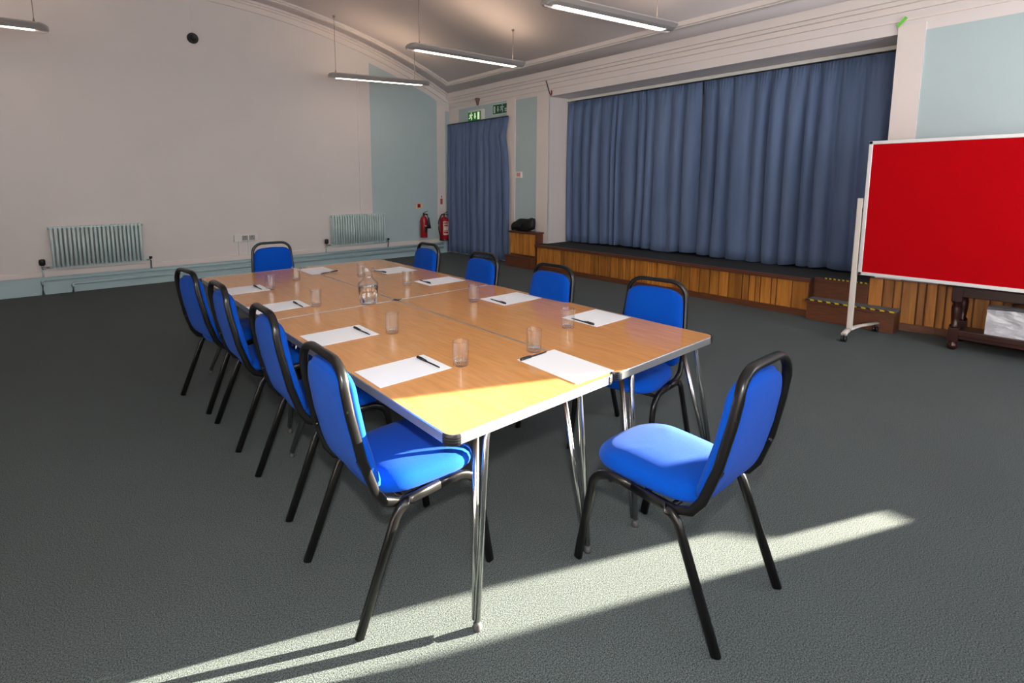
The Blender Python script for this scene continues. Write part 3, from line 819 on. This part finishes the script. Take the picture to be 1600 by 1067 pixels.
MB().tube([(-0.17, 0.30, 0.46), (-0.16, 0.20, 0.50), (-0.17, 0.10, 0.44)], 0.012, seg=8).build('bracket', MAHOG, t)
bm = bmesh.new(); bmesh.ops.create_cube(bm, size=1.0); bmesh.ops.subdivide_edges(bm, edges=bm.edges, cuts=9, use_grid_fill=True)
for v in bm.verts:
    v.co = Vector((v.co.x * 0.28, v.co.y * 0.56, (v.co.z + 0.5) * 0.255))
    d = mn.noise_vector(v.co * 14) * 0.012
    v.co += d
    v.co.z = max(0.0, v.co.z)
me = bpy.data.meshes.new('wrapped_parcel'); bm.to_mesh(me); bm.free(); me.materials.append(PARCEL)
o = tag(link('wrapped_parcel', me, None, (5.42, -0.93, 0.146)), 'silvery plastic-wrapped bundle on the lower shelf of the dark table', 'parcel')

# ------------------------------------------------------------------ hanging lights
def luminaire(a, b, z, label, rods, group='hanging strip lights'):
    a = Vector((a[0], a[1], z)); b = Vector((b[0], b[1], z)); d = b - a; Ln = d.length; c = (a + b) / 2
    t = thing('hanging_light', label, 'light', c, math.atan2(d.y, d.x), group)
    h = Ln / 2; wv = 0.15
    # housing: lens-shaped body, ends rounded in plan; opening underneath
    vs = []; fs = []
    prof = [(-1.0, 0.044), (-0.98, 0.056), (-0.6, 0.074), (-0.2, 0.080), (0.2, 0.080), (0.6, 0.074), (0.98, 0.056), (1.0, 0.044), (0.72, 0.014), (0.34, -0.004), (0.30, 0.012), (-0.30, 0.012), (-0.34, -0.004), (-0.72, 0.014)]
    st_ = [(-h, 0.30), (-h + 0.012, 0.62), (-h + 0.035, 0.86), (-h + 0.07, 1.0), (h - 0.07, 1.0), (h - 0.035, 0.86), (h - 0.012, 0.62), (h, 0.30)]
    n = len(prof)
    for x, s in st_:
        for u, w_ in prof:
            vs.append((x, u * wv * s, w_ * (0.5 + 0.5 * s)))
    for i in range(len(st_) - 1):
        for k in range(n):
            fs.append((i * n + k, i * n + (k + 1) % n, (i + 1) * n + (k + 1) % n, (i + 1) * n + k))
    fs += [tuple(range(n)), tuple(range((len(st_) - 1) * n, len(st_) * n))[::-1]]
    MB().add(vs, fs, False).build('housing', LAMPB, t)
    MB().box((-h + 0.13, -0.045, -0.001), (h - 0.13, 0.045, 0.010)).build('diffuser', LAMPE, t)
    MB().box((-h + 0.2, -0.028, 0.0795), (h - 0.2, 0.028, 0.083)).build('upper_diffuser', LAMPU, t)
    for f in rods:
        p = a + d * f; lx = (f - 0.5) * Ln
        top = zc(p.x) - z
        MB().tube([(lx, 0, 0.075), (lx, 0, top)], 0.005, seg=6).build('suspension_wire', WIRE, t)
        MB().lathe([(0, top), (0.022, top), (0.02, top - 0.02), (0.004, top - 0.035)], (lx, 0, 0), 12).build('ceiling_cup', WIRE, t)
        MB().lathe([(0.014, 0.078), (0.012, 0.10), (0.005, 0.14)], (lx, 0, 0), 10).build('wire_grip', WIRE, t)
    return t
luminaire((-2.60, 6.95), (-0.80, 6.72), 3.24, 'hanging strip light cut off by the left edge of the picture', (0.1, 0.93))
luminaire((2.775, 7.167), (4.484, 6.732), 3.24, 'slim hanging strip light nearest the left wall, in front of the blue panel', (0.07, 0.85))
luminaire((2.834, 4.771), (4.782, 4.643), 3.24, 'middle hanging strip light, just left of the exit signs', (0.09, 0.91))
luminaire((2.998, 2.47), (4.813, 2.188), 3.24, 'hanging strip light nearest the camera, cut by the top edge', (0.08, 0.87))

# ------------------------------------------------------------------ tables
TW, TL, TH = 0.853, 1.7815, 0.70
def rrect(x0, y0, x1, y1, r, n=5):
    P = []
    for cx_, cy_, a0 in ((x1 - r, y1 - r, 0), (x0 + r, y1 - r, 90), (x0 + r, y0 + r, 180), (x1 - r, y0 + r, 270)):
        for k in range(n + 1):
            a = R(a0 + 90 * k / n); P.append((cx_ + r * math.cos(a), cy_ + r * math.sin(a)))
    return P
def make_table(label, loc, fx, fy):
    """loc: near-left corner; fx: foot x of left/right legs, fy: foot y near/far (local)"""
    t = thing('folding_table', label, 'table', (loc[0] + TW / 2, loc[1] + TL / 2, 0), 0, 'four folding tables pushed together')
    ox, oy = -TW / 2, -TL / 2
    g = 0.0015
    inner = rrect(ox + 0.005, oy + 0.005, -ox - 0.005, -oy - 0.005, 0.036)
    MB().prism(inner, lambda p: (p[0], p[1], TH - 0.024), lambda p: (p[0], p[1], TH)).build('tabletop', TOPM, t)
    # aluminium edge ring
    o_ = rrect(ox + g, oy + g, -ox - g, -oy - g, 0.040); i_ = rrect(ox + 0.0065, oy + 0.0065, -ox - 0.0065, -oy - 0.0065, 0.035)
    n = len(o_); vs = []; fs = []
    rings = [(i_, TH + 0.0012), (i_, TH + 0.0012), (o_, TH - 0.002), (o_, TH - 0.036), (i_, TH - 0.036)]
    lev = [(i_, TH + 0.0004), (rrect(ox + 0.003, oy + 0.003, -ox - 0.003, -oy - 0.003, 0.038), TH + 0.0004), (o_, TH - 0.003), (o_, TH - 0.034), (rrect(ox + 0.004, oy + 0.004, -ox - 0.004, -oy - 0.004, 0.037), TH - 0.037), (i_, TH - 0.037)]
    for ring, z in lev:
        vs += [(p[0], p[1], z) for p in ring]
    m_ = len(lev)
    for i in range(m_):
        for k in range(n):
            j2 = (i + 1) % m_
            fs.append((i * n + k, i * n + (k + 1) % n, j2 * n + (k + 1) % n, j2 * n + k))
    MB().add(vs, fs).build('edge_trim', ALU, t)
    # black corner caps
    for sx in (-1, 1):
        for sy in (-1, 1):
            cx_, cy_ = sx * (TW / 2 - 0.04), sy * (TL / 2 - 0.04)
            mb = MB(); P = []
            for k in range(7):
                a = R(-2 + 94 * k / 6)
                P.append((sx * math.cos(a), sy * math.sin(a)))
            vs = []; fs = []
            for r_, z in ((0.0405, TH - 0.038), (0.0425, TH - 0.035), (0.0425, TH - 0.002), (0.0405, TH + 0.0016)):
                vs += [(cx_ + p[0] * (r_ - 0.0015), cy_ + p[1] * (r_ - 0.0015), z) for p in P]
            for i in range(3):
                for k in range(6):
                    fs.append((i * 7 + k, i * 7 + k + 1, (i + 1) * 7 + k + 1, (i + 1) * 7 + k))
            mb.add(vs, fs, True)
            for z in (TH - 0.012, TH - 0.020, TH - 0.028):
                vs = []
                for zq, rr in ((z, 0.0412), (z + 0.003, 0.0425), (z + 0.004, 0.0412)):
                    vs += [(cx_ + p[0] * rr, cy_ + p[1] * rr, zq) for p in P]
                mb.add(vs, [(i * 7 + k, i * 7 + k + 1, (i + 1) * 7 + k + 1, (i + 1) * 7 + k) for i in range(2) for k in range(6)])
            mb.build('corner_cap', BLACKP, t)
    # underframe and legs
    MB().box((ox + 0.05, oy + 0.10, TH - 0.05), (ox + 0.075, -oy - 0.10, TH - 0.024)).build('side_rail', ALU, t)
    MB().box((-ox - 0.075, oy + 0.10, TH - 0.05), (-ox - 0.05, -oy - 0.10, TH - 0.024)).build('side_rail', ALU, t)
    for yf, yt, yb_ in ((fy[0], 0.06, 0.12), (fy[1], fy[1] - 0.08, fy[1] - 0.15)):
        for k, xf in enumerate((fx[0], fx[1]) if yf == fy[0] else (fx[2], fx[3])):
            xt = 0.20 if k == 0 else TW - (0.16 if ox + loc[0] < 0 and loc[0] < 0.1 else 0.09)
            xm = xt + (0.14 if k == 0 else -0.14)
            zt_ = TH - 0.040
            mb = MB().tube([(ox + xm, oy + yt, zt_), (ox + xt, oy + yt, zt_), (ox + xf, oy + yf, 0.03)], 0.0115, seg=10, fillet=0.05, fn=5)
            mb.tube([(ox + xt + (0.0 if k == 0 else -0.035), oy + yb_, zt_), (ox + xf, oy + yf + 0.012 * (1 if yb_ > yt else -1), 0.03)], 0.0115, seg=10)
            lg = mb.build('leg', CHROME, t)
            MB().lathe([(0, 0), (0.015, 0), (0.016, 0.008), (0.0135, 0.022), (0.012, 0.025), (0, 0.025)], (ox + xf, oy + yf, 0), 12).build('foot', mat('grey_rubber', srgb(60, 60, 60), 0.6), lg)
    return t
make_table('folding table nearest the camera, sunlight on its near corner', (0, 0), (0.09, 0.67, 0.0, 0.76), (-0.02, 1.48))
make_table('near right folding table, beside the stage side chairs', (TW, 0), (0.105, 0.79, 0.09, 0.80), (-0.05, 1.48))
make_table('far left folding table, closest to the radiator wall', (0, TL), (0.09, 0.76, -0.05, 0.76), (-0.02, 1.36))
make_table('far right folding table, nearest the door curtain', (TW, TL), (0.09, 0.79, 0.09, 0.80), (-0.02, 1.40))

# ------------------------------------------------------------------ chairs
def backpos(z):   # fore-aft position (from the rear foot) of the back tube at height z
    pts = [(0.402, 0.20), (0.415, 0.145), (0.43, 0.118), (0.475, 0.085), (0.60, 0.045), (0.75, 0.015), (0.93, 0.0)]
    for (z0, s0), (z1, s1) in zip(pts, pts[1:]):
        if z <= z1: return s0 + (s1 - s0) * (z - z0) / (z1 - z0)
    return 0.0
def make_chair(label):
    t = thing('banquet_chair', label, 'chair', (0, 0, 0), 0, 'blue banquet chairs round the tables')
    SH = 0.28
    def Y(s): return s - SH
    for sx in (-1, 1):
        x = 0.222 * sx
        rear = [(x + 0.004 * sx, Y(0.0), 0.004), (x, Y(0.155), 0.385), (x - 0.002 * sx, Y(0.205), 0.408), (x - 0.002 * sx, Y(0.33), 0.415)]
        front = [(x - 0.002 * sx, Y(0.33), 0.415), (x - 0.002 * sx, Y(0.44), 0.415), (x, Y(0.50), 0.375), (x + 0.004 * sx, Y(0.565), 0.004)]
        MB().tube(rear, 0.012, 0.0165, seg=12, up=(0, 1, 0.3), fillet=0.05, power=0.7).build('leg', TUBE, t)
        MB().tube(front, 0.012, 0.0165, seg=12, up=(0, 1, 0.3), fillet=0.05, power=0.7).build('leg', TUBE, t)
    # one closed loop: up one side, over the top and down the other
    loop = [(-0.200, Y(0.30), 0.402), (-0.200, Y(0.18), 0.402)]
    half = [(0.200, Y(0.118), 0.425), (0.198, Y(0.085), 0.475), (0.191, Y(0.045), 0.60), (0.180, Y(0.015), 0.75), (0.172, Y(0.004), 0.865)]
    arc = []
    for k in range(7):
        a = R(90 * k / 6)
        arc.append((0.174 - 0.092 * (1 - math.cos(a)), Y(0.002), 0.838 + 0.084 * math.sin(a)))
    side = half[:-1] + arc
    loop = [(-0.200, Y(0.32), 0.400), (-0.200, Y(0.17), 0.402)] + [(-p[0], p[1], p[2]) for p in side] + list(reversed(side)) + [(0.200, Y(0.17), 0.402), (0.200, Y(0.32), 0.400)]
    # sweep with the wide axis across the loop's own thickness
    MB().tube(loop, 0.0125, 0.0160, seg=12, up=(0, 1, 0), power=0.7).build('back_frame', TUBE, t)
    MB().tube([(-0.215, Y(0.20), 0.392), (0.215, Y(0.20), 0.392)], 0.010, seg=8).build('stretcher', TUBE, t)
    MB().tube([(-0.215, Y(0.43), 0.392), (0.215, Y(0.43), 0.392)], 0.010, seg=8).build('stretcher', TUBE, t)
    # seat
    out = []
    n = 40
    for k in range(n):
        a = 2 * PI * k / n
        c, s_ = math.cos(a), math.sin(a)
        pw = 0.52
        u = math.copysign(abs(c) ** pw, c); v = math.copysign(abs(s_) ** pw, s_)
        wd = 0.205 + 0.012 * v
        out.append((u * wd, 0.335 + v * 0.225 - 0.02 * (u * u) * (v > 0)))
    lv = [(0.3, 0.418), (0.94, 0.418), (0.985, 0.424), (1.0, 0.437), (0.995, 0.452), (0.965, 0.468), (0.90, 0.481), (0.78, 0.490), (0.55, 0.496), (0.28, 0.498)]
    vs = []; fs = []
    for s_, z in lv:
        for (px, py) in out:
            vs.append((px * s_, Y(0.335 + (py - 0.335) * s_), z - (0.010 * max(0, (py - 0.45) / 0.1) if s_ > 0.5 and z > 0.45 else 0)))
    for i in range(len(lv) - 1):
        for k in range(n):
            fs.append((i * n + k, i * n + (k + 1) % n, (i + 1) * n + (k + 1) % n, (i + 1) * n + k))
    fs += [tuple(range(n))[::-1], tuple(range((len(lv) - 1) * n, len(lv) * n))]
    MB().add(vs, fs, True).build('seat', FABRIC, t)
    # backrest pad between the tubes
    outb = []
    zb0, zb1 = 0.452, 0.872
    for k in range(n):
        a = 2 * PI * k / n
        c, s_ = math.cos(a), math.sin(a); pw = 0.27
        u = math.copysign(abs(c) ** pw, c); v = math.copysign(abs(s_) ** pw, s_)
        z = (zb0 + zb1) / 2 + v * (zb1 - zb0) / 2 + (0.012 * (1 - u * u) if v > 0 else 0)
        wd = 0.194 - 0.026 * (z - zb0) / (zb1 - zb0)
        if z > 0.84: wd -= 0.35 * (z - 0.84)
        outb.append((u * wd, z))
    zc0 = (zb0 + zb1) / 2
    lvb = [(0.55, -0.009), (0.88, -0.009), (0.935, -0.004), (0.95, 0.008), (1.0, 0.016), (0.99, 0.028), (0.94, 0.038), (0.80, 0.046), (0.5, 0.050)]
    vs = []; fs = []
    for s_, off in lvb:
        for (px, pz) in outb:
            z = zc0 + (pz - zc0) * s_
            vs.append((px * s_, Y(backpos(z) + off + 0.004), z))
    for i in range(len(lvb) - 1):
        for k in range(n):
            fs.append((i * n + k, i * n + (k + 1) % n, (i + 1) * n + (k + 1) % n, (i + 1) * n + k))
    # caps bridged by a centre point so that they follow the recline
    for base, off in ((0, -0.009), ((len(lvb) - 1) * n, 0.050)):
        ci = len(vs)
        vs.append((0, Y(backpos(zc0) + off + 0.004), zc0))
        for k in range(n):
            fs.append((ci, base + k, base + (k + 1) % n))
    MB().add(vs, fs, True).build('backrest', FABRIC, t)
    for sx in (-1, 1):
        for z in (0.58, 0.77):
            xx = sx * 0.181; yy = Y(backpos(z))
            MB().tube([(xx, yy - 0.014, z), (xx - sx * 0.0, yy + 0.004, z)], 0.009, seg=8).tube([(sx * 0.166, yy - 0.012, z), (sx * 0.192, yy - 0.012, z)], 0.004, seg=6).build('bolt', TUBE, t)
    return t
proto = None
def chair(x, y, th, label):
    """x, y: middle between the rear feet; th: facing direction in degrees from +x"""
    global proto
    f = Vector((math.cos(R(th)), math.sin(R(th)), 0))
    loc = Vector((x, y, 0)) + f * 0.28
    rz = R(th - 90)
    if proto is None:
        proto = make_chair(label); proto.location = loc; proto.rotation_euler = (0, 0, rz)
        return proto
    return dup(proto, loc, rz, label)
chair(-0.235, 0.42, 0, 'blue chair nearest the camera on the left side of the tables')
chair(-0.205, 1.165, 0, 'second blue chair from the camera on the left side of the tables')
chair(-0.22, 1.94, 1, 'third blue chair from the camera on the left side of the tables')
chair(-0.27, 2.57, 9, 'farthest blue chair on the left side of the tables')
chair(0.83, -0.585, 89, 'blue chair with sunlit seat at the near end of the tables')
chair(0.69, 3.86, -95, 'blue chair at the far end of the tables by the radiator wall')
chair(1.83, 0.42, 188, 'blue chair nearest the camera on the stage side of the tables')
chair(1.75, 1.17, 181, 'second blue chair from the camera on the stage side')
chair(1.77, 1.95, 180, 'third blue chair from the camera on the stage side')
chair(1.80, 2.80, 180, 'farthest blue chair on the stage side, in front of the extinguishers')

# ------------------------------------------------------------------ paper, pens, glasses
def paper(cx_, cy_, lx, ly, rz, label):
    mb = MB().box((-lx / 2, -ly / 2, 0), (lx / 2, ly / 2, 0.0012))
    o = mb.build('paper_sheet', PAPER, None, (cx_, cy_, TH + 0.0016), (0, 0, R(rz)))
    tag(o, label, 'paper', 'white sheets laid at each place')
names = [
    ('nearest the camera on the left side', (0.195, 0.60, 0.345, 0.222, 0), ((0.318, 0.692), (0.321, 0.510))),
    ('in front of the second chair on the left side', (0.20, 1.250, 0.335, 0.235, 0), ((0.314, 1.319), (0.319, 1.143))),
    ('in front of the third chair on the left side', (0.165, 2.095, 0.335, 0.235, 0), ((0.277, 2.145), (0.276, 1.960))),
    ('farthest along the left side', (0.145, 2.80, 0.30, 0.270, 0), ((0.238, 2.910), (0.246, 2.690))),
    ('at the far end place by the radiator wall', (0.905, 3.28, 0.25, 0.36, 0), ((0.982, 3.105), (0.897, 3.089))),
    ('farthest along the stage side', (1.452, 2.845, 0.315, 0.28, 2), ((1.318, 2.781), (1.293, 2.912))),
    ('in front of the third chair on the stage side', (1.474, 2.155, 0.355, 0.235, 0), ((1.342, 2.090), (1.354, 2.274))),
    ('in front of the second chair on the stage side', (1.478, 1.312, 0.35, 0.25, 0), ((1.331, 1.198), (1.348, 1.378))),
    ('nearest the camera on the stage side', (1.52, 0.62, 0.32, 0.255, 0), ((1.370, 0.527), (1.380, 0.680))),
    ('in the sun at the near end place', (0.765, 0.205, 0.235, 0.350, -2), ((0.651, 0.361), (0.825, 0.366))),
]
for nm, pr, pen in names:
    paper(*pr, 'blank white sheet ' + nm)
def make_pen(label):
    t = thing('pen', label, 'pen', (0, 0, 0), 0, 'black ballpoint pens on the sheets')
    mb = MB().tube([(-0.020, 0, 0.0045), (0.072, 0, 0.0045)], 0.0036, seg=10)
    mb.tube([(0.072, 0, 0.0045), (0.085, 0, 0.0042)], 0.0026, seg=8)
    mb.build('barrel', BLACKP, t)
    mb = MB().tube([(-0.085, 0, 0.0058), (-0.018, 0, 0.0058)], 0.0056, seg=10); mb.box((-0.083, -0.0015, 0.0105), (-0.035, 0.0015, 0.0135))
    mb.build('cap', BLACKP, t)
    return t
pp = None
for nm, pr, ((ax, ay), (bx, by)) in names:
    cx_, cy_ = (ax + bx) / 2, (ay + by) / 2; ang = math.atan2(by - ay, bx - ax)
    lab = 'black pen on the sheet ' + nm
    z = TH + 0.0030
    if pp is None:
        pp = make_pen(lab); pp.location = (cx_, cy_, z); pp.rotation_euler = (0, 0, ang)
    else:
        dup(pp, (cx_, cy_, z), ang, lab)

def tumbler_mesh():
    mb = MB().lathe([(0, 0), (0.031, 0), (0.0335, 0.002), (0.0345, 0.020), (0.0365, 0.106)], seg=32)
    mb.lathe([(0, 0.017), (0.030, 0.0175), (0.0343, 0.021)], seg=32)
    mb.lathe([(0.0350 + 0.0012 * math.cos(a * PI / 3) + 0.0008, 0.1065 + 0.0012 * math.sin(a * PI / 3)) for a in range(7)], seg=32)
    return mb.mesh('tumbler', GLASSM)
gm = tumbler_mesh()
for (x, y), lab in [((0.422, 0.498), 'nearest the camera, beside the first sheet on the left side'),
                    ((0.437, 1.117), 'beside the second sheet on the left side'),
                    ((0.362, 1.966), 'beside the third sheet on the left side'),
                    ((0.307, 2.701), 'beside the farthest sheet on the left side'),
                    ((0.597, 2.965), 'left of the far end sheet'),
                    ((1.080, 2.754), 'just behind the water carafe'),
                    ((1.187, 2.191), 'beside the third sheet on the stage side'),
                    ((1.229, 1.411), 'beside the second sheet on the stage side'),
                    ((1.230, 0.587), 'beside the nearest sheet on the stage side'),
                    ((0.801, 0.425), 'behind the sunlit sheet at the near end')]:
    o = link('tumbler', gm, None, (x, y, TH + 0.0005))
    tag(o, 'clear glass tumbler ' + lab, 'glass', 'clear glass tumblers on the tables')
t = thing('water_carafe', 'clear glass carafe of water in the middle of the tables', 'carafe', (0.659, 1.813, TH + 0.001))
MB().lathe([(0, 0), (0.052, 0), (0.056, 0.004), (0.067, 0.125), (0.064, 0.138), (0.036, 0.165), (0.031, 0.185), (0.034, 0.225), (0.040, 0.240)], seg=36).build('glass_body', GLASSM, t)
MB().lathe([(0, 0.0075), (0.0520, 0.0075), (0.0545, 0.0105), (0.0645, 0.112), (0, 0.112)], seg=36).build('water', WATERM, t)
